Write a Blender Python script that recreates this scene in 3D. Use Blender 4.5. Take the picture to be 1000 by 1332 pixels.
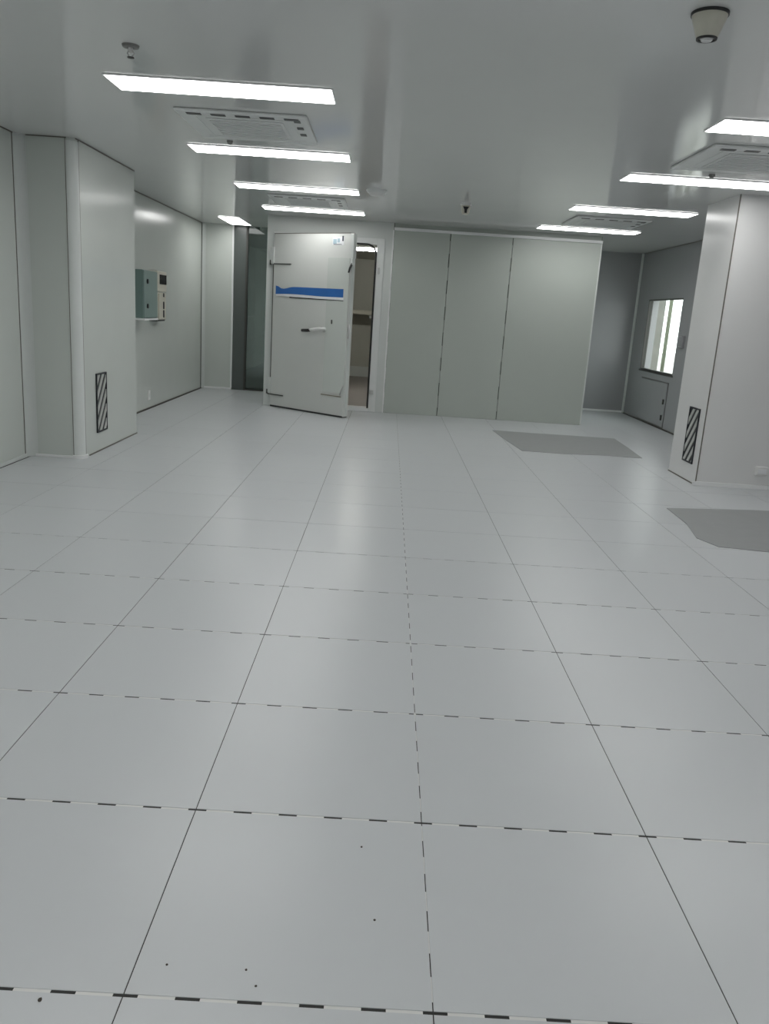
import bpy, bmesh, math, random
import numpy as np
from mathutils import Matrix, Vector
random.seed(7)
for o in list(bpy.data.objects): bpy.data.objects.remove(o)
SC = bpy.context.scene
COL = SC.collection

# ------------------------------------------------------------------ camera
F, PITCH, YAW, ROLL, CAMH = 1050.24, 0.24194, 0.00857, 0.06479, 1.3089
cp, sp, cy, sy = math.cos(PITCH), math.sin(PITCH), math.cos(YAW), math.sin(YAW)
fw = Vector((sy * cp, cy * cp, -sp)); rt = Vector((cy, -sy, 0)); up = rt.cross(fw)
r2 = math.cos(ROLL) * rt + math.sin(ROLL) * up
u2 = -math.sin(ROLL) * rt + math.cos(ROLL) * up
cam = bpy.data.cameras.new('camera'); cam_o = bpy.data.objects.new('camera', cam); COL.objects.link(cam_o)
M = Matrix((r2, u2, -fw)).transposed().to_4x4(); M.translation = Vector((0, 0, CAMH))
cam_o.matrix_world = M
cam.sensor_fit = 'VERTICAL'; cam.sensor_height = 36.0; cam.lens = F / 1332 * 36.0
cam.clip_start = 0.02; cam.clip_end = 200
SC.camera = cam_o

# ------------------------------------------------------------------ world, exposure
W = bpy.data.worlds.new('world'); SC.world = W; W.use_nodes = True
bg = W.node_tree.nodes['Background']; bg.inputs[0].default_value = (0.97, 0.985, 1.0, 1); bg.inputs[1].default_value = 3.2
SC.view_settings.view_transform = 'Standard'; SC.view_settings.look = 'None'
SC.view_settings.gamma = 1; SC.view_settings.use_curve_mapping = False
SC.view_settings.exposure = 0.2
LAMP = 7.0                                           # radiance of the LED diffusers

# ------------------------------------------------------------------ materials
MATS = {}
def mat(name, col, rough=0.5, metal=0.0, var=0.03, scale=6.0, bump=0.0, spec=0.5, rand=0.0, emit=None, rvar=0.0, stretch=(1, 1, 1)):
    m = bpy.data.materials.new(name); m.use_nodes = True; MATS[name] = m
    nt = m.node_tree; N = nt.nodes; L = nt.links; b = N['Principled BSDF']
    b.inputs['Roughness'].default_value = rough; b.inputs['Metallic'].default_value = metal
    b.inputs['Specular IOR Level'].default_value = spec
    tc = N.new('ShaderNodeTexCoord'); mp = N.new('ShaderNodeMapping'); mp.inputs['Scale'].default_value = stretch
    L.new(tc.outputs['Object'], mp.inputs[0])
    no = N.new('ShaderNodeTexNoise'); no.inputs['Scale'].default_value = scale; no.inputs['Detail'].default_value = 4
    L.new(mp.outputs[0], no.inputs['Vector'])
    mr = N.new('ShaderNodeMapRange'); mr.inputs['To Min'].default_value = 1 - var; mr.inputs['To Max'].default_value = 1 + var
    mr.inputs['From Min'].default_value = 0.25; mr.inputs['From Max'].default_value = 0.75
    L.new(no.outputs['Fac'], mr.inputs['Value'])
    hs = N.new('ShaderNodeHueSaturation'); hs.inputs['Color'].default_value = (*col, 1)
    if rand:
        oi = N.new('ShaderNodeObjectInfo'); m2 = N.new('ShaderNodeMapRange')
        m2.inputs['To Min'].default_value = 1 - rand; m2.inputs['To Max'].default_value = 1 + rand
        L.new(oi.outputs['Random'], m2.inputs['Value'])
        mu = N.new('ShaderNodeMath'); mu.operation = 'MULTIPLY'
        L.new(mr.outputs[0], mu.inputs[0]); L.new(m2.outputs[0], mu.inputs[1]); L.new(mu.outputs[0], hs.inputs['Value'])
    else:
        L.new(mr.outputs[0], hs.inputs['Value'])
    L.new(hs.outputs[0], b.inputs['Base Color'])
    if rvar:
        m3 = N.new('ShaderNodeMapRange'); m3.inputs['To Min'].default_value = rough - rvar; m3.inputs['To Max'].default_value = rough + rvar
        L.new(no.outputs['Fac'], m3.inputs['Value']); L.new(m3.outputs[0], b.inputs['Roughness'])
    if bump:
        bp = N.new('ShaderNodeBump'); bp.inputs['Strength'].default_value = bump; bp.inputs['Distance'].default_value = 0.01
        L.new(no.outputs['Fac'], bp.inputs['Height']); L.new(bp.outputs[0], b.inputs['Normal'])
    if emit:
        b.inputs['Emission Color'].default_value = (*emit[0], 1); b.inputs['Emission Strength'].default_value = emit[1]
    return m

def glass(name, tint, gloss=0.08):
    m = bpy.data.materials.new(name); m.use_nodes = True; MATS[name] = m
    nt = m.node_tree; N = nt.nodes; L = nt.links
    for n in list(N):
        if n.type == 'BSDF_PRINCIPLED': N.remove(n)
    t = N.new('ShaderNodeBsdfTransparent'); g = N.new('ShaderNodeBsdfGlossy'); g.inputs['Roughness'].default_value = 0.03
    no = N.new('ShaderNodeTexNoise'); no.inputs['Scale'].default_value = 1.5
    cr = N.new('ShaderNodeValToRGB'); cr.color_ramp.elements[0].color = (*[c * .97 for c in tint], 1); cr.color_ramp.elements[1].color = (*tint, 1)
    L.new(no.outputs['Fac'], cr.inputs[0]); L.new(cr.outputs[0], t.inputs['Color'])
    lw = N.new('ShaderNodeLayerWeight'); lw.inputs['Blend'].default_value = 0.5
    pw = N.new('ShaderNodeMath'); pw.operation = 'POWER'; pw.inputs[1].default_value = 5; L.new(lw.outputs['Facing'], pw.inputs[0])
    fr = N.new('ShaderNodeMapRange'); fr.inputs['To Min'].default_value = 0.03; fr.inputs['To Max'].default_value = 0.9; L.new(pw.outputs[0], fr.inputs['Value'])
    mx = N.new('ShaderNodeMixShader'); L.new(fr.outputs[0], mx.inputs[0]); L.new(t.outputs[0], mx.inputs[1]); L.new(g.outputs[0], mx.inputs[2])
    L.new(mx.outputs[0], N['Material Output'].inputs[0])
    return m

def dash_mat(name, dark, pale, axis, period, phase, duty, rough=0.6, extra=None):
    """joint filler: dark dirty stretches alternating with pale filler along one axis"""
    m = mat(name, dark, rough); nt = m.node_tree; N = nt.nodes; L = nt.links
    tc = N.new('ShaderNodeTexCoord'); sx = N.new('ShaderNodeSeparateXYZ'); L.new(tc.outputs['Object'], sx.inputs[0])
    def math_(op, a, b):
        n = N.new('ShaderNodeMath'); n.operation = op
        for i, v in enumerate((a, b)):
            if v is None: continue
            if isinstance(v, (int, float)): n.inputs[i].default_value = v
            else: L.new(v, n.inputs[i])
        return n.outputs[0]
    def saw(ax, per, ph, dt):
        v = math_('FRACT', math_('DIVIDE', math_('ADD', sx.outputs[ax], ph), per), None)
        return math_('GREATER_THAN', v, dt)
    fac = saw(axis, period, phase, duty)
    if extra:                                       # one longitudinal joint that is dashed along its own length
        ax0, x0, ax1, per, ph, dt = extra
        near = math_('LESS_THAN', math_('ABSOLUTE', math_('SUBTRACT', sx.outputs[ax0], x0), None), 0.004)
        s2 = saw(ax1, per, ph, dt)
        fac = math_('ADD', math_('MULTIPLY', fac, math_('SUBTRACT', 1.0, near)), math_('MULTIPLY', s2, near))
    mx = N.new('ShaderNodeMixRGB'); mx.inputs[1].default_value = (*dark, 1); mx.inputs[2].default_value = (*pale, 1)
    L.new(fac, mx.inputs[0]); L.new(mx.outputs[0], N['Principled BSDF'].inputs['Base Color'])
    return m

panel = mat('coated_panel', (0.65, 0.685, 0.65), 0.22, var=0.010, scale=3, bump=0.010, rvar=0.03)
coldp = mat('cold_room_panel', (0.49, 0.53, 0.49), 0.26, var=0.008, scale=2)
ceilm = mat('ceiling_panel', (0.70, 0.71, 0.70), 0.10, var=0.008, scale=2, bump=0.004, rvar=0.02, spec=0.8)
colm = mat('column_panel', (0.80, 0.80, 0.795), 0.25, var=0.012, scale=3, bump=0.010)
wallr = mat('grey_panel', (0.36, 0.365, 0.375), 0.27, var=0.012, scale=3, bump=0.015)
tilem = mat('floor_tile', (0.62, 0.64, 0.655), 0.29, var=0.006, scale=1.5, rand=0.012)
gap = dash_mat('tile_joint', (0.02, 0.02, 0.018), (0.76, 0.76, 0.745), 0, 0.12, 0.120 * 10 - 0.168 + 0.02, 0.40,
               extra=(0, 0.168, 1, 0.125, 0.0, 0.5))
seam = dash_mat('panel_joint', (0.05, 0.045, 0.035), (0.85, 0.86, 0.84), 2, 0.33, 0.06, 0.52)
sealm = mat('brown_sealant', (0.16, 0.15, 0.13), 0.6)
dark = mat('dark_sealant', (0.06, 0.06, 0.055), 0.6)
white = mat('white_aluminium', (0.90, 0.91, 0.91), 0.30, var=0.01)
cornm = mat('corner_strip', (0.76, 0.79, 0.77), 0.22, var=0.01)
doorm = mat('door_skin', (0.68, 0.695, 0.67), 0.30, var=0.012, scale=3, bump=0.01)
framem = mat('frame_skin', (0.68, 0.71, 0.69), 0.28, var=0.012)
rubber = mat('black_rubber', (0.03, 0.03, 0.03), 0.5)
chrome = mat('steel', (0.62, 0.62, 0.61), 0.3, metal=1.0)
mattm = mat('grey_sheet', (0.33, 0.34, 0.34), 0.5, var=0.03, scale=9, bump=0.03)
bluem = mat('blue_print', (0.03, 0.15, 0.47), 0.4, var=0.06, scale=4)
whitep = mat('white_print', (0.85, 0.86, 0.88), 0.4)
plastic = mat('white_plastic', (0.80, 0.80, 0.79), 0.35)
ivory = mat('ivory_plastic', (0.66, 0.64, 0.55), 0.4)
greenm = mat('shaded_green_enamel', (0.17, 0.25, 0.235), 0.35, var=0.03)  # darker cabinet green: shade on its near side put into the colour
black = mat('black_plastic', (0.015, 0.015, 0.017), 0.35)
screenm = mat('dark_screen', (0.03, 0.028, 0.03), 0.15)
brownf = mat('cold_room_floor', (0.36, 0.33, 0.315), 0.45, var=0.03)
beige = mat('cold_room_lining', (0.55, 0.55, 0.49), 0.45, var=0.02)
ceilp = mat('cassette_plastic', (0.74, 0.76, 0.75), 0.35)
darkgl = mat('dark_coated_panel', (0.115, 0.13, 0.125), 0.22, var=0.03)
ledm = mat('led_diffuser', (0.9, 0.9, 0.9), 0.5, emit=((1.0, 1.0, 0.985), LAMP))
warml = mat('cold_room_tube', (0.9, 0.9, 0.86), 0.5, emit=((1.0, 1.0, 0.94), 62.0))
clear = glass('clear_glass', (0.93, 0.96, 0.94))
tint = glass('tinted_glass', (0.34, 0.37, 0.36))
stonem = mat('pale_render', (0.20, 0.20, 0.18), 0.8, var=0.18, scale=3)
polem = mat('grey_green_pole', (0.13, 0.15, 0.10), 0.6, var=0.1)
leafm = mat('leaf_green', (0.11, 0.15, 0.08), 0.6, var=0.2, rand=0.1)
groundm = mat('outdoor_paving', (0.5, 0.5, 0.48), 0.8, var=0.06)
slatm = mat('grille_slat', (0.52, 0.53, 0.51), 0.35)
grilled = mat('grille_dark', (0.02, 0.022, 0.028), 0.5)
speck = mat('debris', (0.06, 0.05, 0.04), 0.8)

# ------------------------------------------------------------------ mesh helpers
def link(name, bm, m, parent=None, smooth=False):
    me = bpy.data.meshes.new(name); bmesh.ops.recalc_face_normals(bm, faces=bm.faces[:]); bm.to_mesh(me); bm.free()
    for x in (m if isinstance(m, (list, tuple)) else [m]): me.materials.append(x)
    if smooth:
        for p in me.polygons: p.use_smooth = True
    o = bpy.data.objects.new(name, me); COL.objects.link(o); o.parent = parent
    return o
def add_box(bm, x0, x1, y0, y1, z0, z1, mi=0, bev=0.0, xf=None):
    r = bmesh.ops.create_cube(bm, size=1.0); vs = r['verts']
    for v in vs: v.co = Vector((x0 + (v.co.x + .5) * (x1 - x0), y0 + (v.co.y + .5) * (y1 - y0), z0 + (v.co.z + .5) * (z1 - z0)))
    fs = set(f for v in vs for f in v.link_faces)
    for f in fs: f.material_index = mi
    if bev:
        es = list(set(e for v in vs for e in v.link_edges))
        rr = bmesh.ops.bevel(bm, geom=es, offset=bev, segments=2, affect='EDGES', profile=0.5)
        vs = list(set(v for f in rr['faces'] for v in f.verts) | set(v for v in vs if v.is_valid))
    if xf is not None:
        for v in vs:
            if v.is_valid: v.co = xf @ v.co
    return vs
def box(name, b, m, parent=None, bev=0.0):
    bm = bmesh.new(); add_box(bm, *b, bev=bev); return link(name, bm, m, parent)
def boxes(name, bs, m, parent=None, bev=0.0):
    bm = bmesh.new()
    for b in bs: add_box(bm, *b, bev=bev)
    return link(name, bm, m, parent)
def prism(name, poly, axis, a0, a1, m, parent=None, smooth=False):
    """extrude a 2D polygon along axis 0/1/2 from a0 to a1"""
    bm = bmesh.new()
    def p3(p, a):
        return {0: (a, p[0], p[1]), 1: (p[0], a, p[1]), 2: (p[0], p[1], a)}[axis]
    A = [bm.verts.new(p3(p, a0)) for p in poly]; B = [bm.verts.new(p3(p, a1)) for p in poly]
    n = len(poly)
    for i in range(n): bm.faces.new((A[i], A[(i + 1) % n], B[(i + 1) % n], B[i]))
    bm.faces.new(A[::-1]); bm.faces.new(B)
    return link(name, bm, m, parent, smooth)
def lathe(name, prof, m, parent=None, seg=28, loc=(0, 0, 0), smooth=True):
    bm = bmesh.new(); rings = []
    for r, z in prof:
        if r < 1e-6: rings.append([bm.verts.new((loc[0], loc[1], loc[2] + z))])
        else: rings.append([bm.verts.new((loc[0] + r * math.cos(2 * math.pi * k / seg), loc[1] + r * math.sin(2 * math.pi * k / seg), loc[2] + z)) for k in range(seg)])
    for a, b in zip(rings, rings[1:]):
        for k in range(seg):
            k2 = (k + 1) % seg
            if len(a) == 1 and len(b) == 1: continue
            if len(a) == 1: bm.faces.new((a[0], b[k], b[k2]))
            elif len(b) == 1: bm.faces.new((a[k], a[k2], b[0]))
            else: bm.faces.new((a[k], a[k2], b[k2], b[k]))
    o = link(name, bm, m, parent)
    if smooth:
        for p in o.data.polygons: p.use_smooth = True
        try: o.data.set_sharp_from_angle(angle=math.radians(35))
        except Exception: pass
    return o
def tube(name, pts, r, m, parent=None, seg=10):
    bm = bmesh.new(); rings = []
    P = [Vector(p) for p in pts]
    for i, p in enumerate(P):
        d = (P[min(i + 1, len(P) - 1)] - P[max(i - 1, 0)]).normalized()
        a = d.orthogonal().normalized() if i == 0 else (pa - d * pa.dot(d)).normalized()
        pa = a; b = d.cross(a)
        rad = r[i] if isinstance(r, (list, tuple)) else r
        rings.append([bm.verts.new(p + rad * (math.cos(2 * math.pi * k / seg) * a + math.sin(2 * math.pi * k / seg) * b)) for k in range(seg)])
    for A, B in zip(rings, rings[1:]):
        for k in range(seg): bm.faces.new((A[k], A[(k + 1) % seg], B[(k + 1) % seg], B[k]))
    bm.faces.new(rings[0][::-1]); bm.faces.new(rings[-1])
    return link(name, bm, m, parent, True)
def empty(name, loc=(0, 0, 0), rz=0.0, parent=None):
    o = bpy.data.objects.new(name, None); COL.objects.link(o); o.location = loc; o.rotation_euler = (0, 0, rz); o.parent = parent
    o.empty_display_size = 0.1
    return o
def tag(o, label, cat=None, group=None, kind=None):
    if label: o['label'] = label
    if cat: o['category'] = cat
    if group: o['group'] = group
    if kind: o['kind'] = kind
    return o
def struct(o, label, cat): return tag(o, label, cat, kind='structure')
def copy_tree(o, parent=None):
    c = o.copy(); COL.objects.link(c); c.parent = parent
    for ch in list(o.children): copy_tree(ch, c)
    return c

H = 2.42
XL, XR = -2.85, 3.80

# ------------------------------------------------------------------ shell
TX0, TY0, TS = 0.168, 1.2864, 0.6
Ystart = TY0 - 3 * TS
bm = bmesh.new()
add_box(bm, -3.0, 3.95, Ystart, 13.05, -0.12, -0.0014, 0)
add_box(bm, -3.0, 3.95, -4.15, Ystart, -0.12, 0.0, 1)
add_box(bm, -3.0, 2.65, 13.05, 20.15, -0.12, 0.0, 1)
floor = link('floor', bm, [gap, tilem])
struct(floor, 'pale grey tiled floor with thin dark joints across the whole room', 'floor')

tile_cache = {}
def tile_mesh(w, d):
    k = (round(w, 4), round(d, 4))
    if k in tile_cache: return tile_cache[k]
    c, t = 0.0006, 0.0014
    bm = bmesh.new()
    lo = [bm.verts.new((x, y, -t)) for x, y in ((0, 0), (w, 0), (w, d), (0, d))]
    md = [bm.verts.new((x, y, -c)) for x, y in ((0, 0), (w, 0), (w, d), (0, d))]
    hi = [bm.verts.new((x, y, 0)) for x, y in ((c, c), (w - c, c), (w - c, d - c), (c, d - c))]
    for a, b in ((lo, md), (md, hi)):
        for i in range(4): bm.faces.new((a[i], a[(i + 1) % 4], b[(i + 1) % 4], b[i]))
    bm.faces.new(hi); bm.faces.new(lo[::-1])
    bmesh.ops.recalc_face_normals(bm, faces=bm.faces[:])
    me = bpy.data.meshes.new('floor_tile'); bm.to_mesh(me); bm.free(); me.materials.append(tilem)
    tile_cache[k] = me
    return me
GX, GYN = 0.0024, 0.0080
for j in range(-3, 20):
    for i in range(-6, 8):
        x0, x1 = TX0 + i * TS, TX0 + (i + 1) * TS
        y0, y1 = TY0 + j * TS, TY0 + (j + 1) * TS
        x0, x1 = max(x0, XL), min(x1, XR); y1 = min(y1, 12.9)
        if x1 - x0 < 0.05 or y1 - y0 < 0.05: continue
        if y0 > 10.9 and x0 > -1.63 and x1 < 2.65: continue        # inside the cold room
        GY = GYN if j < 5 else 0.0045
        o = bpy.data.objects.new('floor_tile', tile_mesh(x1 - x0 - GX, y1 - y0 - GY)); COL.objects.link(o)
        o.location = (x0 + GX / 2, y0 + GY / 2, 0); o.parent = floor

ceiling = boxes('ceiling', [(-3.0, 3.95, -4.15, 13.05, H, H + 0.1), (-3.0, 2.65, 13.05, 20.15, H, H + 0.1)], ceilm)
struct(ceiling, 'glossy grey panel ceiling carrying the strip lights', 'ceiling')
wl = box('wall_left', (-3.0, XL, -4.15, 20.15, 0, H), panel)
struct(wl, 'long grey-green coated panel wall with the green electrical cabinet on it', 'wall')
WY0, WY1, WZ0, WZ1 = 10.90, 12.33, 0.73, 1.735
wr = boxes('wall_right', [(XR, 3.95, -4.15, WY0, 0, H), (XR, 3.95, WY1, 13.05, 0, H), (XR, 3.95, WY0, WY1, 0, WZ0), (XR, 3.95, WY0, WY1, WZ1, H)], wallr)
struct(wr, 'grey panel wall with the bright window and low hatch', 'wall')
wf = box('wall_front', (XL, XR, -4.15, -4.0, 0, H), panel)
struct(wf, 'plain grey panel wall behind the viewer', 'wall')
wrl = box('wall_rear_left', (XL, -2.39, 12.60, 12.70, 0, H), panel)
struct(wrl, 'narrow pale grey wall section between cabinet wall and dark glass', 'wall')
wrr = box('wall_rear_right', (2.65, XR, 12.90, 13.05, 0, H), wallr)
struct(wrr, 'shaded grey wall at the back of the recess right of the cold room', 'wall')

# cold-room front
CY = 10.87
DX0, DX1, DZ1 = -1.49, -0.21, 2.15                         # door opening
wb = boxes('wall_back', [(-1.63, DX0, CY + .03, CY + .13, 0, H), (DX1, 2.65, CY + .03, CY + .13, 0, H), (DX0, DX1, CY + .03, CY + .13, DZ1, H)], seam)
struct(wb, 'grey-green panelled cold room front with three tall panels', 'wall')
ph = 2.345
for x0, x1 in ((-0.010, 0.706), (0.714, 1.506), (1.514, 2.640)):
    box('wall_panel', (x0, x1, CY, CY + .03, 0.0, ph), coldp, wb, bev=0.003)
boxes('door_surround', [(-1.63, DX0 - .0, CY, CY + .03, 0, H), (DX1, -0.018, CY, CY + .03, 0, H), (DX0, DX1, CY, CY + .03, DZ1, H)], framem, wb)
box('head_panel', (-0.010, 2.640, CY + .004, CY + .03, ph, H), coldp, wb)
box('top_channel', (-0.014, 2.652, CY - .03, CY, ph - .012, ph + .022), white, wb, bev=0.003)
box('edge_channel', (2.638, 2.656, CY - .004, CY + .03, 0, ph - .012), framem, wb, bev=0.003)
box('edge_channel', (-0.030, -0.012, CY - .006, CY, 0, ph - .012), white, wb, bev=0.002)
wcl = box('wall_cold_left', (-1.63, -1.53, CY + .13, 16.7, 0, H), panel); struct(wcl, 'side wall of the cold room along the glazed passage', 'wall')
wcr = box('wall_cold_right', (2.55, 2.65, CY + .13, 16.7, 0, H), panel); struct(wcr, 'side wall of the cold room facing the window recess', 'wall')
wcb = box('wall_cold_rear', (-1.63, 2.65, 16.7, 16.8, 0, H), beige); struct(wcb, 'beige rear wall seen inside the open cold room', 'wall')
for n, b in (('wall_lining_left', (-1.53, -1.51, CY + .13, 16.68, 0.012, 2.30)), ('wall_lining_right', (2.53, 2.55, CY + .13, 16.68, 0.012, 2.30)), ('wall_lining_rear', (-1.53, 2.55, 16.68, 16.70, 0.012, 2.30))):
    o = box(n, b, beige); struct(o, 'beige inner lining of the cold room, ' + {'wall_lining_left': 'door hinge side', 'wall_lining_right': 'recess side', 'wall_lining_rear': 'far end'}[n], 'wall')
o = box('ceiling_cold', (-1.53, 2.55, CY + .13, 16.7, 2.30, 2.36), beige); struct(o, 'low beige ceiling inside the cold room', 'ceiling')
o = box('floor_cold', (-1.53, 2.55, CY + .13, 16.7, 0.0, 0.012), brownf); struct(o, 'brown-grey floor inside the open cold room', 'floor')
o = box('baseboard_cold', (-1.51, 2.53, 16.62, 16.68, 0.012, 0.21), framem); struct(o, 'pale kick panel along the far end of the cold room', 'baseboard')
# passage behind the dark glass
o = box('wall_passage_end', (XL, -1.63, 20.0, 20.15, 0, H), panel); struct(o, 'dim end wall of the passage behind the dark glass', 'wall')

# ------------------------------------------------------------------ columns
def arc(cx, cy, r, a0, a1, n=8): return [(cx + r * math.cos(math.radians(a0 + (a1 - a0) * k / n)), cy + r * math.sin(math.radians(a0 + (a1 - a0) * k / n))) for k in range(n + 1)]
CLX, CLY0, CLY1 = -2.42, 6.46, 7.90
rr = 0.06
poly = [(XL, CLY0)] + arc(CLX - rr, CLY0 + rr, rr, -90, 0) + [(CLX, CLY1), (XL, CLY1)]
cl = prism('wall_column_left', poly, 2, 0, H, panel)
struct(cl, 'boxed-in grey wall column with rounded front corner and low vent', 'column')
CRX, CRY0, CRY1 = 2.78, 7.00, 7.70
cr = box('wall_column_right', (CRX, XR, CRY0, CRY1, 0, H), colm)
struct(cr, 'wide boxed-in grey column projecting from the window wall', 'column')

# trims: rounded corner cover, inside coves, sealant lines, white channels
n_tr = [0]
def trim(o, label):
    n_tr[0] += 1; o.name = 'trim_%d' % n_tr[0]; return struct(o, label, 'trim')
ar = arc(CLX - rr, CLY0 + rr, rr + .004, -97, 7, 10); ar2 = arc(CLX - rr, CLY0 + rr, rr, -97, 7, 10)
trim(prism('trim', ar + ar2[::-1], 2, 0.03, H - .02, cornm), 'rounded pale corner cover up the front edge of the vented wall column')
def cove(x, y, sx_, sy_, r, z0, z1, m):
    # concave quarter in the corner (x,y) opening towards (+sx,+sy)
    pts = [(x, y)] + [(x + sx_ * (r - r * math.cos(a)), y + sy_ * (r - r * math.sin(a))) for a in [math.pi / 2 * k / 8 for k in range(9)]][::1]
    return prism('trim', pts, 2, z0, z1, m)
trim(cove(XL, CLY0, 1, -1, 0.07, 0, H, framem), 'concave corner strip where the left wall meets its column')
trim(cove(XL, 12.60, 1, -1, 0.05, 0, H, framem), 'concave corner strip at the far end of the cabinet wall')
trim(box('trim', (XL, XL + .006, 12.52, 12.545, 0, H), dark), 'dark sealant line beside the far left corner strip')
trim(box('trim', (-2.405, -2.385, 12.585, 12.60, 0.03, H), white), 'bright metal edge strip beside the dark glass')
trim(box('trim', (XR - .03, XR, 12.875, 12.90, 0, H), framem), 'pale vertical strip in the corner of the window recess')
trim(box('trim', (CRX - .003, CRX + .005, CRY0 - .003, CRY0 + .005, 0, H), sealm), 'dark vertical seam down the near edge of the wide right column')
for b, lab in (((XL, XL + .005, CLY1, 12.5, 0, 0.014), 'thin dark joint along the foot of the cabinet wall'),
               ((CLX, CLX + .005, CLY0 + .15, CLY1, 0, 0.010), 'thin dark joint along the foot of the left column side'),
               ((CRX - .005, CRX, CRY0 + .01, CRY1, 0, 0.010), 'thin dark joint along the foot of the right column side'),
               ((XR - .005, XR, CRY1, 12.87, 0, 0.012), 'thin dark joint along the foot of the window wall'),
               ((XL, XL + .006, CLY1, 12.5, H - .009, H), 'thin dark joint along the top of the cabinet wall'),
               ((CLX, CLX + .006, CLY0 + .02, CLY1, H - .007, H), 'thin dark joint along the top of the left column side'),
               ((XL + .07, CLX - .06, CLY0 - .006, CLY0, H - .007, H), 'thin dark joint along the top of the left column front'),
               ((XL, XL + .006, -4.0, CLY0 - .07, H - .007, H), 'thin dark joint along the top of the near left wall'),
               ((XR - .006, XR, CRY1, 12.87, H - .007, H), 'thin dark joint along the top of the window wall')):
    trim(box('trim', b, sealm), lab)
for b, lab in (((CLX - rr - .012, CLX - rr - .007, CLY0 - .004, CLY0, 0.02, H), 'thin dark seam on the front of the left column beside its rounded corner'),
               ((CLX, CLX + .004, CLY0 + rr + .008, CLY0 + rr + .014, 0.02, H), 'thin dark seam on the vented side of the left column beside its rounded corner'),
               ((XL, XL + .004, CLY0 - .082, CLY0 - .075, 0.02, H), 'thin dark seam on the near left wall beside the concave strip')):
    trim(box('trim', b, sealm), lab)
def base(name, b, m, lab): return struct(box(name, b, m, bev=0.003), lab, 'baseboard')
base('baseboard_right', (CRX - .03, XR, CRY0 - .012, CRY0, 0, 0.038), white, 'white channel along the foot of the wide right column')
base('baseboard_left', (XL + .05, CLX - .05, CLY0 - .010, CLY0, 0, 0.022), white, 'thin white channel along the foot of the left column front')
base('baseboard_rear_left', (XL + .04, -2.39, 12.585, 12.60, 0, 0.03), white, 'white channel under the narrow rear wall section')
base('baseboard_rear_right', (2.65, XR - .03, 12.885, 12.90, 0, 0.03), white, 'white channel along the foot of the recess wall')
base('baseboard_near_left', (XL, XL + .012, -4.0, CLY0 - .07, 0, 0.03), framem, 'pale channel along the foot of the near left wall')
# white corner foot cover of the left column
ar = arc(CLX - rr, CLY0 + rr, rr + .02, -100, 12, 10); ar2 = arc(CLX - rr, CLY0 + rr, rr + .0045, -100, 12, 10)
trim(prism('trim', ar + ar2[::-1], 2, 0, 0.028, white), 'white corner shoe at the foot of the vented left column')

# ------------------------------------------------------------------ cold-room door
d1 = empty('door_1', (-1.53, 10.80, 0)); struct(d1, 'thick pale cold room door standing ajar with a blue band', 'door')
ox, oy = -1.53, 10.80
def loc(b): return (b[0] - ox, b[1] - ox, b[2] - oy, b[3] - oy, b[4], b[5])
# fixed frame
bm = bmesh.new()
for b in ((DX0 - .055, DX0 + .012, CY - .02, CY + .14, 0, DZ1 + .07), (DX1 - .012, DX1 + .085, CY - .02, CY + .14, 0, DZ1 + .07), (DX0 + .012, DX1 - .012, CY - .02, CY + .14, DZ1 - .012, DZ1 + .07)):
    add_box(bm, *loc(b), bev=0.004)
fr = link('door_frame', bm, mat('pale_frame', (0.80, 0.82, 0.81), 0.3), d1)
fr['label'] = 'pale frame around the cold room opening'
# black gasket with rounded top corner
pts = [(DX1 - .02, CY - .026, 0.05)] + [(DX1 - .02 - .12 + .12 * math.cos(a), CY - .026, DZ1 - .13 + .12 * math.sin(a)) for a in [math.pi / 2 * k / 6 for k in range(7)]] + [(DX0 + .05, CY - .026, DZ1 - .01)]
gk = tube('gasket', [(p[0] - ox, p[1] - oy, p[2]) for p in pts], 0.012, rubber, fr, 8)
th = box('threshold', loc((DX0 + .012, DX1 - .012, CY - .02, CY + .14, 0, 0.055)), white, d1, bev=0.006)
kp = boxes('strike_plate', [loc((DX1 + .015, DX1 + .04, CY - .045, CY - .02, 1.78, 1.86)), loc((DX1 + .0, DX1 + .05, CY - .05, CY - .02, 0.24, 0.29))], chrome, fr, bev=0.004)
# the leaf, hinged at the left, swung out 37 degrees
LW, LT, LZ0, LZ1 = 1.272, 0.10, 0.012, 2.19
ang = math.atan2(-0.77, 1.02)
leaf = box('door_leaf', (0, LW, 0, LT, LZ0, LZ1), doorm, d1, bev=0.006); leaf.rotation_euler = (0, 0, ang)
def lp(name, b, m, bev=0.0): return box(name, b, m, leaf, bev)
lp('bottom_seal', (0.01, LW - .004, -.006, LT - .01, 0.003, 0.022), rubber)
es = lp('edge_strip', (0.925, LW - .003, -.004, 0.0, 0.30, 1.91), panel, 0.001); es['label'] = 'slightly darker thin strip along the latch edge'  # thin raised strip in a slightly darker tone than the door skin
lp('edge_gasket', (LW, LW + .008, 0.035, 0.06, 0.03, 2.17), framem)
lp('top_seal', (0.004, LW - .004, -.003, LT - .02, LZ1 - .002, LZ1 + .006), MATS['brown_sealant'])
# hinges with strap lines
for z, zz in ((1.87, 1.825), (0.225, 0.165)):
    hg = lp('hinge', (-.055, 0.012, -.016, 0.03, z - .05, z + .16), framem, 0.006)
    box('hinge_strap', (-.04, 0.31 if z > 1 else 0.24, -.010, 0.0, zz - .009, zz + .004), dark, hg)
    tube('hinge_pin', [(-.045, -.012, z - .06), (-.045, -.012, z + .0)], 0.012, dark, hg, 10)
lp('hinge_gap', (-.006, 0.004, -.003, 0.02, 0.33, 1.82), dark)
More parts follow.
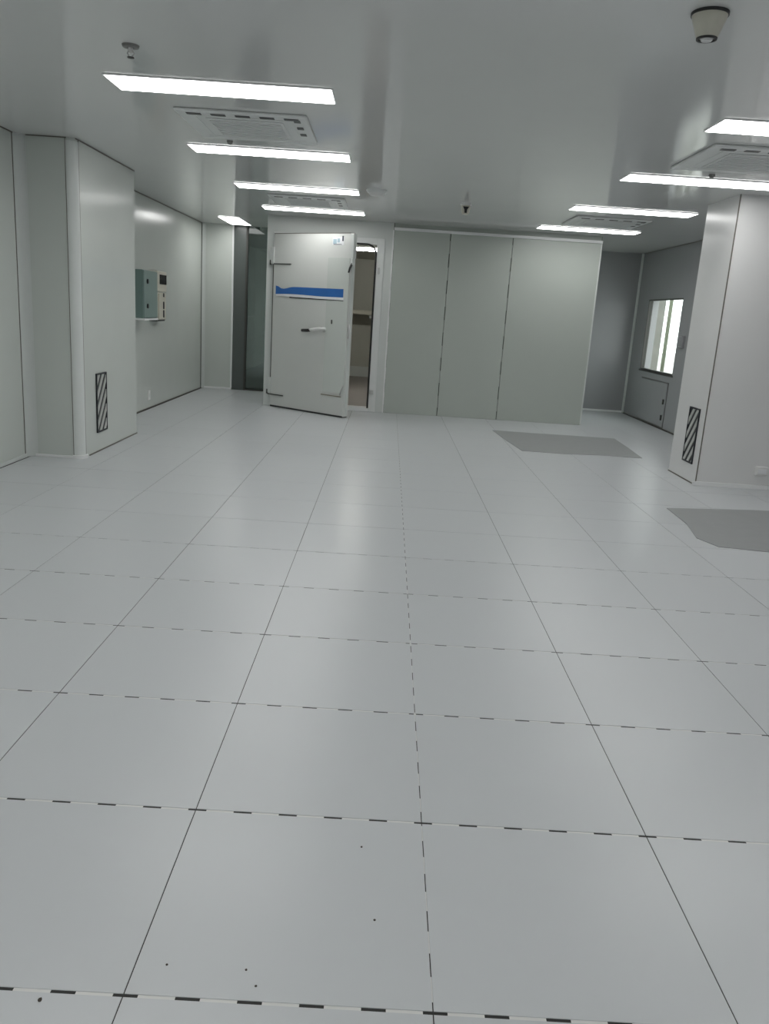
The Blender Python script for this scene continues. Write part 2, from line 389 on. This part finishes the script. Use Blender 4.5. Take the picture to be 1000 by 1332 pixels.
# blue band and the white one under it, printed film
def curve_band(name, f0, f1, s0, s1, m, y):
    bm = bmesh.new(); n = 24; a = []; b = []; c = []; d = []
    for k in range(n + 1):
        s = s0 + (s1 - s0) * k / n
        z0_, z1_ = f0(k / n), f1(k / n)
        a.append(bm.verts.new((s, y, z0_))); b.append(bm.verts.new((s, y, z1_)))
        c.append(bm.verts.new((s, y - .0012, z0_))); d.append(bm.verts.new((s, y - .0012, z1_)))
    for k in range(n):
        bm.faces.new((a[k], a[k + 1], b[k + 1], b[k])); bm.faces.new((c[k], c[k + 1], d[k + 1], d[k]))
        bm.faces.new((a[k], a[k + 1], c[k + 1], c[k])); bm.faces.new((b[k], b[k + 1], d[k + 1], d[k]))
    bm.faces.new((a[0], b[0], d[0], c[0])); bm.faces.new((a[n], b[n], d[n], c[n]))
    return link(name, bm, m, leaf)
b1 = curve_band('printed_band', lambda t: 1.450 + .008 * math.sin(t * 5), lambda t: 1.548 - .028 * math.exp(-((t - .12) / .09) ** 2) + (.012 if t < .05 else 0), 0.055, 1.195, bluem, -.0045); b1['label'] = 'glossy blue band across the door'
b2 = curve_band('printed_band', lambda t: 1.428 - .012 * t, lambda t: 1.450 + .010 * math.sin(t * 5) * (1 - t), 0.065, 1.200, whitep, -.0050); b2['label'] = 'white curved edge under the blue band'
b3 = curve_band('printed_band', lambda t: 1.412 - .004 * t, lambda t: 1.428 - .006 * t, 0.30, 1.200, black, -.0046); b3['label'] = 'thin dark line under the band'
# sticker: white card with pale blue print and a dark tab
st = lp('sticker', (0.985, 1.165, -.002, 0.0, 2.055, 2.145), whitep); st['label'] = 'small white sticker with blue-grey print near the top edge'
for (s0, s1, z0, z1, mm) in ((0.995, 1.05, 2.07, 2.125, 'pale_blue'), (1.06, 1.10, 2.085, 2.13, 'pale_blue'), (1.00, 1.13, 2.060, 2.066, 'ink'), (1.135, 1.158, 2.10, 2.16, 'ink')):
    if mm not in MATS: mat(mm, (0.42, 0.55, 0.62) if mm == 'pale_blue' else (0.06, 0.07, 0.09), 0.5)
    box('print_mark', (s0, s1, -.0032, -.002, z0, z1), MATS[mm], st)
# lever handle: white lever, black grip, pivot
hb = lathe('handle_pivot', [(0, 0), (.028, 0), (.028, .03), (.02, .045), (0, .045)], plastic, leaf, 18)
hb.rotation_euler = (math.radians(90), 0, 0); hb.location = (0.915, -.004, 1.055)
hn = tube('handle', [(0.955, -.058, 1.062), (0.88, -.066, 1.064), (0.80, -.066, 1.050), (0.725, -.064, 1.036)], [.014, .018, .020, .018], plastic, leaf, 12)
tube('handle_grip', [(0.738, -.064, 1.036), (0.68, -.062, 1.030), (0.590, -.060, 1.026)], [.019, .020, .018], rubber, hn, 12)
bkt = lp('handle_post', (0.90, 0.93, -.058, -.004, 1.045, 1.073), plastic, 0.004)
lk = lp('keyhole_cover', (1.022, 1.042, -.012, -.004, 1.13, 1.18), dark, 0.003)
lp('kick_strap', (0.905, 1.235, -.010, -.0, 0.252, 0.264), mat('bronze_strip', (0.26, 0.23, 0.18), 0.4), 0.002)
# latch at upper free corner
la = boxes('latch', [(LW, LW + .05, -.004, 0.05, 1.90, 2.185), (LW + .012, LW + .05, -.012, 0.03, 1.83, 1.90)], framem, leaf, bev=0.005)
tube('latch_hook', [(LW + .035, 0.0, 1.85), (LW + .01, -.012, 1.79), (LW - .004, -.014, 1.74)], [.014, .012, .01], rubber, la, 8)
tube('pull_rod', [(LW + .012, 0.02, 1.14), (LW + .022, 0.03, 1.06), (LW + .012, 0.02, 0.97)], .012, plastic, leaf, 8)
tube('door_catch', [(LW - .005, -.012, 0.40), (LW - .03, -.014, 0.35), (LW - .05, -.012, 0.28)], .008, chrome, leaf, 8)

# inside the cold room: shelf, tube light
sh = empty('wall_shelf', (-0.35, 16.35, 1.24)); tag(sh, 'beige shelf across the far end inside the open cold room', 'shelf')
box('shelf_board', (-1.1, 1.4, -.33, .33, 0.0, 0.085), ivory, sh, bev=0.02)
for x in (-0.9, -0.05, 1.2): box('bracket', (x, x + .04, -.25, .33, -.06, 0.0), chrome, sh)
tl = empty('tube_light', (-0.35, 13.0, 2.30)); tag(tl, 'small strip light glowing inside the open cold room', 'light')
box('housing', (-.62, .62, -.06, .06, -.05, 0), plastic, tl, bev=0.008)
tube('tube', [(-.58, 0, -.075), (.58, 0, -.075)], .019, warml, tl, 12)

# ------------------------------------------------------------------ dark glass screen at the passage
d2 = empty('door_2', (-2.39, 12.60, 0)); struct(d2, 'dark tinted glass screen closing the passage left of the cold room', 'door')
box('dark_panel', (0.005, 0.185, 0.02, 0.06, 0.0, H), darkgl, d2)
box('mullion', (0.185, 0.215, 0.01, 0.07, 0.0, H), dark, d2)
box('bottom_edge', (0.215, 0.76, 0.02, 0.06, 0.0, 0.02), dark, d2)
box('glass_pane', (0.215, 0.76, 0.035, 0.045, 0.02, H), tint, d2)
pw = box('switch_box', (XL, XL + .05, 15.6, 15.85, 1.75, 1.98), plastic); tag(pw, 'small pale box on the passage wall behind the dark glass', 'box')

# ------------------------------------------------------------------ window and hatch
w1 = empty('window_1', (XR, WY0, WZ0)); struct(w1, 'bright window with a thin dark frame in the recess wall', 'window')
ww, wh = WY1 - WY0, WZ1 - WZ0
boxes('window_frame', [(0.0, 0.06, 0, ww, -.0, .018), (0.0, 0.06, 0, ww, wh - .016, wh), (0.0, 0.06, 0, .012, .018, wh - .016), (0.0, 0.06, ww - .012, ww, .018, wh - .016)], dark, w1)
box('glass_pane', (0.025, 0.031, .012, ww - .012, .018, wh - .016), clear, w1)
box('window_sill', (-.012, 0.0, -.02, ww + .02, -.022, 0.0), dark, w1)
ht = empty('access_hatch', (XR, 11.0, 0.02)); tag(ht, 'low flush grey hatch with two dark latches under the window', 'hatch')
boxes('hatch_frame', [(-.006, 0, -.012, 1.172, -.005, 0.002), (-.006, 0, -.012, 1.172, .594, .606), (-.006, 0, -.012, .0, 0.002, .594), (-.006, 0, 1.16, 1.172, 0.002, .594)], mat('dark_grey_seal', (0.12, 0.12, 0.12), 0.6), ht)  # dark grey strips around the hatch door
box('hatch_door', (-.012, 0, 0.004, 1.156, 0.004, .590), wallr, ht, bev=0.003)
for z in (0.345, 0.13): box('latch', (-.030, -.012, .045, .075, z - .035, z + .035), dark, ht, bev=0.006)
sw = empty('wall_switch', (XR, 10.70, 1.18)); tag(sw, 'grey switch box on the wall beside the window, partly behind the right column', 'switch')
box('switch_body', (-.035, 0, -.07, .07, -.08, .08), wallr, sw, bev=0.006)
mat('mid_grey', (0.3, 0.31, 0.31), 0.5)
for z in (-.0625, .065): box('switch_rib', (-.042, -.035, -.06, .06, z - .006, z + .006), MATS['mid_grey'], sw)

# ------------------------------------------------------------------ outdoors beyond the window
og = box('ground', (3.95, 40, 8, 60, -.4, -.3), groundm); struct(og, 'pale paving outside the window', 'ground')
pil = empty('outdoor_pillar', (5.95, 19.25, -.3)); tag(pil, 'beige rendered pillar seen through the window', 'pillar')
box('shaft', (-.30, .30, -.25, .25, .25, 4.6), stonem, pil, bev=0.02)
box('plinth', (-.34, .34, -.29, .29, 0, .25), stonem, pil, bev=0.02)
box('cap', (-.36, .36, -.31, .31, 4.6, 4.8), stonem, pil, bev=0.02)
po = empty('outdoor_post', (6.0, 17.92, -.3)); tag(po, 'slim grey-green post seen through the window', 'post')
tube('post_shaft', [(0, 0, 0.05), (0, 0, 4.4)], .04, polem, po, 14)
lathe('post_foot', [(0, 0), (.11, 0), (.11, .05), (0, .05)], polem, po, 14)
lathe('post_cap', [(0, 4.4), (.075, 4.4), (.06, 4.45), (0, 4.47)], polem, po, 14)
def shrub(name, loc_, hgt, rad, n, lab):
    s = empty(name, loc_); tag(s, lab, 'shrub')
    bm = bmesh.new()
    for k in range(n):
        a = random.uniform(0, 6.28); z = random.uniform(.12, 1) * hgt; r = rad * (1 - .55 * (z / hgt) ** 2) * random.uniform(.1, 1)
        c = Vector((r * math.cos(a), r * math.sin(a), z)); q = Matrix.Rotation(random.uniform(0, 6.28), 3, 'Z') @ Matrix.Rotation(random.uniform(-.9, .9), 3, 'X')
        l = random.uniform(.05, .10)
        v = [bm.verts.new(c + q @ Vector(p)) for p in ((0, 0, 0), (l * .35, l * .5, l * .06), (0, l, 0), (-l * .35, l * .5, l * .06))]
        bm.faces.new((v[0], v[1], v[2])); bm.faces.new((v[0], v[2], v[3]))
    fo = link('foliage', bm, leafm, s); fo['kind'] = 'stuff'
    for k in range(5):
        a = k * 1.26; tube('stem', [(0, 0, 0), (rad * .25 * math.cos(a), rad * .25 * math.sin(a), hgt * .5), (rad * .5 * math.cos(a), rad * .5 * math.sin(a), hgt * .85)], [.015, .011, .005], polem, s, 6)
shrub('outdoor_shrub', (6.2, 17.0, -.3), 1.0, 0.38, 700, 'low green shrub at the foot of the window view')
shrub('outdoor_shrub', (5.72, 18.5, -.3), 3.2, 0.22, 420, 'tall thin leafy shrub in front of the beige pillar outside')

# ------------------------------------------------------------------ LED ceiling lights
def make_light():
    r = empty('ceiling_light', (0, 0, H))
    bm = bmesh.new()
    for b in ((-.60, .60, -.15, -.142, -.006, 0), (-.60, .60, .142, .15, -.006, 0), (-.60, -.592, -.142, .142, -.006, 0), (.592, .60, -.142, .142, -.006, 0)): add_box(bm, *b)
    link('housing', bm, white, r)
    box('diffuser', (-.592, .592, -.142, .142, -.009, -.002), ledm, r, bev=0.003)
    return r
LXc, RXc = -0.972, 2.305
L0 = make_light(); used = [False]
def light(x, y, lab, rz=0.0, sx_=1.0):
    o = L0 if not used[0] else copy_tree(L0); used[0] = True
    o.location = (x, y, H); o.rotation_euler = (0, 0, rz); o.scale = (sx_, 1, 1)
    tag(o, lab, 'light', 'strip lights on the ceiling'); return o
rowsL = [(4.755, 'largest white strip light, nearest of the left row on the ceiling'), (6.54, 'second strip light of the left row, beyond the first air conditioner cassette'),
         (8.36, 'third strip light of the left row, before the far cassette'), (10.08, 'farthest strip light of the left row, above the cold room door')]
rowsR = [(4.82, 'nearest strip light of the right row, cut by the picture edge'), (6.56, 'second strip light of the right row, behind the right near cassette'),
         (8.40, 'third strip light of the right row, before the column top'), (10.23, 'farthest strip light of the right row, above the cold room corner')]
for y, l in rowsL: light(LXc, y, l)
for y, l in rowsR: light(RXc, y, l)
light(-2.25, 11.95, 'short crosswise strip light in the far left corner by the dark glass', math.radians(90), 0.78)
for y, w_ in ((2.96, 'just above the picture'), (1.17, 'straight above the viewer'), (-0.62, 'close behind the viewer'), (-2.4, 'far behind the viewer')):
    for x, s_ in ((LXc, 'left'), (RXc, 'right')): light(x, y, 'strip light of the %s ceiling row, out of view %s' % (s_, w_))

# ------------------------------------------------------------------ cassettes
def make_cassette():
    r = empty('ceiling_cassette', (0, 0, H)); s = .40
    box('panel', (-s, s, -s, s, -.018, 0), ceilp, r, bev=0.009)
    bm = bmesh.new(); add_box(bm, -.24, .24, -.24, .24, -.024, -.018, bev=.003); gr = link('intake_grille', bm, ceilp, r)
    for k in range(9):
        y = -.2 + k * .05; box('grille_bar', (-.22, .22, y - .006, y + .006, -.028, -.024), ceilp, gr)
    for side in range(4):
        R_ = Matrix.Rotation(side * math.pi / 2, 3, 'Z')
        n_ = (5, 3, 0, 0)[side]                         # flaps partly open on two sides only
        for k in range(n_):
            bm = bmesh.new(); x = -.29 + k * (.148 if n_ == 5 else .19)
            w_ = .044 if n_ == 5 else .03
            add_box(bm, x - w_, x + w_, -.352, -.312, -.021, -.018, xf=R_); link('vent_slot', bm, black, r)
        bm = bmesh.new(); add_box(bm, -.33, .33, -.300, -.290, -.020, -.018, xf=R_); link('louvre', bm, ceilp, r)
    return r
C0 = make_cassette()
for k, (x, y, lab) in enumerate(((LXc, 5.64, 'square air conditioner cassette between the two nearest left strip lights'), (LXc + .03, 9.24, 'far square cassette between the last two left strip lights'),
                                 (RXc - .02, 5.66, 'square air conditioner cassette at the right picture edge'), (RXc - .02, 9.36, 'far square cassette between the last two right strip lights'))):
    o = C0 if k == 0 else copy_tree(C0); o.location = (x, y, H)
    tag(o, lab, 'air conditioner', 'ceiling cassettes between the lights')
for x, y, lab in ((-1.212, 6.186, 'tiny dark sensor stud on the ceiling behind the left near cassette'), (2.252, 6.251, 'tiny dark sensor stud on the ceiling behind the right near cassette')):
    s = lathe('ceiling_sensor', [(0, 0), (.022, 0), (.022, -.012), (.012, -.024), (0, -.024)], mat('sensor_grey', (0.22, 0.22, 0.21), .5) if 'sensor_grey' not in MATS else MATS['sensor_grey'], None, 14)
    s.location = (x, y, H); tag(s, lab, 'sensor', 'ceiling sensors')

# ------------------------------------------------------------------ ceiling devices
sd = empty('smoke_detector', (1.075, 3.24, H)); tag(sd, 'tapered beige detector with dark rim hanging from the ceiling, top right', 'detector')
lathe('base_ring', [(0, 0), (.066, 0), (.066, -.010), (0, -.010)], rubber, sd)
lathe('body', [(0, -.010), (.062, -.010), (.058, -.024), (.036, -.082), (0, -.082)], ivory, sd)
lathe('rim', [(.028, -.082), (.037, -.082), (.036, -.088), (.028, -.088)], rubber, sd)
lathe('lens', [(0, -.082), (.026, -.082), (.018, -.092), (0, -.094)], ceilm, sd)
rs = empty('ceiling_speaker', (-0.199, 8.10, H)); tag(rs, 'round pale ceiling speaker beside the third left strip light', 'speaker')
lathe('rim', [(0, 0), (.098, 0), (.098, -.012), (.085, -.03), (0, -.03)], ceilp, rs)
lathe('grille', [(0, -.03), (.080, -.03), (.06, -.052), (0, -.060)], plastic, rs)
cd = empty('motion_sensor', (0.69, 8.62, H)); tag(cd, 'small ivory ceiling sensor with black front over the cold room panels', 'sensor')
lathe('base', [(0, 0), (.055, 0), (.055, -.018), (.048, -.022), (0, -.022)], plastic, cd)
lathe('body', [(0, -.022), (.048, -.022), (.040, -.085), (.028, -.105), (0, -.105)], ivory, cd)
prism('lens', [(-.030, -.035), (.030, -.035), (.012, -.065), (.010, -.095), (-.012, -.095), (-.014, -.065)], 1, -.052, -.030, black, cd)
sk = empty('fire_sprinkler', (-1.262, 4.09, H)); tag(sk, 'small pendant sprinkler head on the ceiling, upper left', 'sprinkler')
lathe('escutcheon', [(0.012, 0), (.040, 0), (.036, -.010), (.016, -.012), (.012, 0)], MATS['sensor_grey'], sk)
lathe('neck', [(0, 0), (.011, 0), (.011, -.026), (0, -.026)], plastic, sk, 14)
for s in (-1, 1): tube('frame_arm', [(s * .008, 0, -.022), (s * .016, 0, -.034), (s * .005, 0, -.050)], .0032, plastic, sk, 6)
lathe('deflector', [(0, -.050), (.016, -.050), (.016, -.053), (0, -.053)], dark, sk, 14)

# ------------------------------------------------------------------ things on the cabinet wall
cb = empty('electrical_cabinet', (XL, 8.96, 1.078)); tag(cb, 'dark green wall cabinet with two black locks behind the left column', 'cabinet')
box('body', (0, .185, 0, .52, 0.004, .512), greenm, cb, bev=0.004)
cdoor = box('door', (.185, .20, .008, .512, .010, .506), mat('lit_green_enamel', (0.235, 0.315, 0.295), .35), cb, bev=0.003)  # lighter copy of the cabinet green, painted as the lit front
for z in (.395, .135):
    lk_ = lathe('lock', [(0, 0), (.026, 0), (.024, .012), (0, .016)], black, cdoor, 16); lk_.rotation_euler = (0, math.radians(90), 0); lk_.location = (.20, .12, z)
box('bottom_edge', (0.0, .205, 0, .52, -.018, .004), white, cb, bev=0.003)  # white strip paints the light caught on the cabinet's lower edge
dv = empty('wall_controller', (XL, 9.80, 1.38)); tag(dv, 'ivory wall unit with dark display above the slotted ivory box', 'controller')
box('body', (0, .11, 0, .40, 0, .235), ivory, dv, bev=0.012)
box('display', (.11, .116, .085, .37, .085, .195), screenm, dv, bev=0.002)
db = empty('breaker_box', (XL, 9.80, 1.035)); tag(db, 'slotted ivory wall box below the unit with the dark display', 'box')
box('body', (0, .10, 0, .40, .018, .335), ivory, db, bev=0.008)
for z in (.045, .145, .285): box('slot', (.10, .106, .27, .315, z, z + (.085 if z < .2 else .045)), black, db)
box('cover_rib', (.10, .112, .06, .22, .03, .32), ivory, db, bev=0.004)
box('foot', (0, .09, .04, .38, 0.0, .018), black, db)
so = empty('wall_outlet', (XL, 9.78, .105)); tag(so, 'tiny pale outlet low on the cabinet wall', 'outlet')
box('plate', (0, .012, -.043, .043, 0, .115), plastic, so, bev=0.003)
box('socket', (.012, .016, -.022, .022, .035, .08), framem, so)
s2 = empty('wall_outlet', (3.335, CRY0, .125)); tag(s2, 'white rounded outlet low on the wide right column', 'outlet')
box('plate', (-.058, .058, -.03, 0, 0, .085), plastic, s2, bev=0.012)
box('socket', (-.035, .035, -.036, -.03, .02, .062), whitep, s2, bev=0.003)

# ------------------------------------------------------------------ return-air grilles low on the columns
def clip(poly, a, lo, keep_ge):
    out = []
    for i in range(len(poly)):
        p, q = poly[i], poly[(i + 1) % len(poly)]
        ip = (p[a] >= lo) if keep_ge else (p[a] <= lo); iq = (q[a] >= lo) if keep_ge else (q[a] <= lo)
        if ip: out.append(p)
        if ip != iq:
            t = (lo - p[a]) / (q[a] - p[a]); out.append((p[0] + t * (q[0] - p[0]), p[1] + t * (q[1] - p[1])))
    return out
def grille(x, sgn, y0, y1, z0, z1, slope, lab):
    g = empty('air_grille', (x, y0, z0)); tag(g, lab, 'vent', 'return air grilles in the columns')
    w, h = y1 - y0, z1 - z0
    def sb(a, b): return (min(sgn * a, sgn * b), max(sgn * a, sgn * b))
    box('back_plate', (*sb(0, .004), 0.006, w - .006, 0.006, h - .006), grilled, g)
    bm = bmesh.new()
    for b in ((0, w, 0, .012), (0, w, h - .012, h), (0, .012, .012, h - .012), (w - .012, w, .012, h - .012)): add_box(bm, *sb(0, .012), *b)
    link('frame', bm, grilled, g)
    k = -8
    while k < 14:
        zb = k * .125; th_ = .062
        band = [(.0, zb), (w, zb + slope * w), (w, zb + slope * w + th_), (0, zb + th_)]
        for a, lo, ge in ((0, .014, True), (0, w - .014, False), (1, .014, True), (1, h - .014, False)):
            if len(band) >= 3: band = clip(band, a, lo, ge)
        if len(band) >= 3:
            ys = [p[0] for p in band]; zs = [p[1] for p in band]
            if max(ys) - min(ys) > .02 and max(zs) - min(zs) > .02: prism('slat', band, 0, *sb(.004, .010), slatm, g)
        k += 1
grille(CLX, 1, 6.79, 7.035, .165, .662, 1.25, 'dark slatted air grille low on the left column')
grille(CRX, -1, 7.13, 7.37, .165, .658, -1.3, 'dark slatted air grille low on the right column')

# ------------------------------------------------------------------ grey sheets on the floor
def sheet(name, pts, lab):
    o = prism(name, pts, 2, 0.0, 0.004, mattm); tag(o, lab, 'mat', 'grey floor sheets'); return o
sheet('floor_mat', [(1.33, 9.78), (1.38, 9.10), (1.46, 8.33), (1.9, 8.30), (2.3, 8.36), (2.72, 8.34), (2.77, 9.05), (2.80, 9.72), (2.3, 9.74), (1.8, 9.74)], 'grey sheet lying on the floor before the cold room panels')
sheet('floor_mat', [(2.19, 5.98), (2.17, 5.5), (2.10, 5.12), (2.17, 4.93), (2.48, 4.88), (3.3, 4.90), (3.32, 6.12), (2.9, 6.10)], 'grey sheet lying on the floor before the wide right column')
for x, y, s, lab in ((0.012, 1.772, 0.0036, 'dark crumb on the floor tile left of the centre joint, farthest one'), (0.05, 1.523, 0.0036, 'dark crumb on the floor close to the centre joint'),
                     (-.369, 1.366, 0.0030, 'dark crumb on the floor right of the long left joint'), (-.208, 1.364, 0.0030, 'dark crumb on the floor, upper of a close pair'),
                     (-.182, 1.325, 0.0030, 'dark crumb on the floor, lower of a close pair'), (-.583, 1.264, 0.0048, 'dark crumb on the floor in the bottom left corner'),):
    bm = bmesh.new(); bmesh.ops.create_icosphere(bm, subdivisions=1, radius=s)
    for v in bm.verts: v.co = Vector((v.co.x * random.uniform(.7, 1.1), v.co.y * random.uniform(.7, 1.3), max(v.co.z, -s * .5) * .45 + s * .225))
    o = link('debris_crumb', bm, speck); o.location = (x, y, 0); tag(o, lab, 'debris', 'crumbs on the floor')
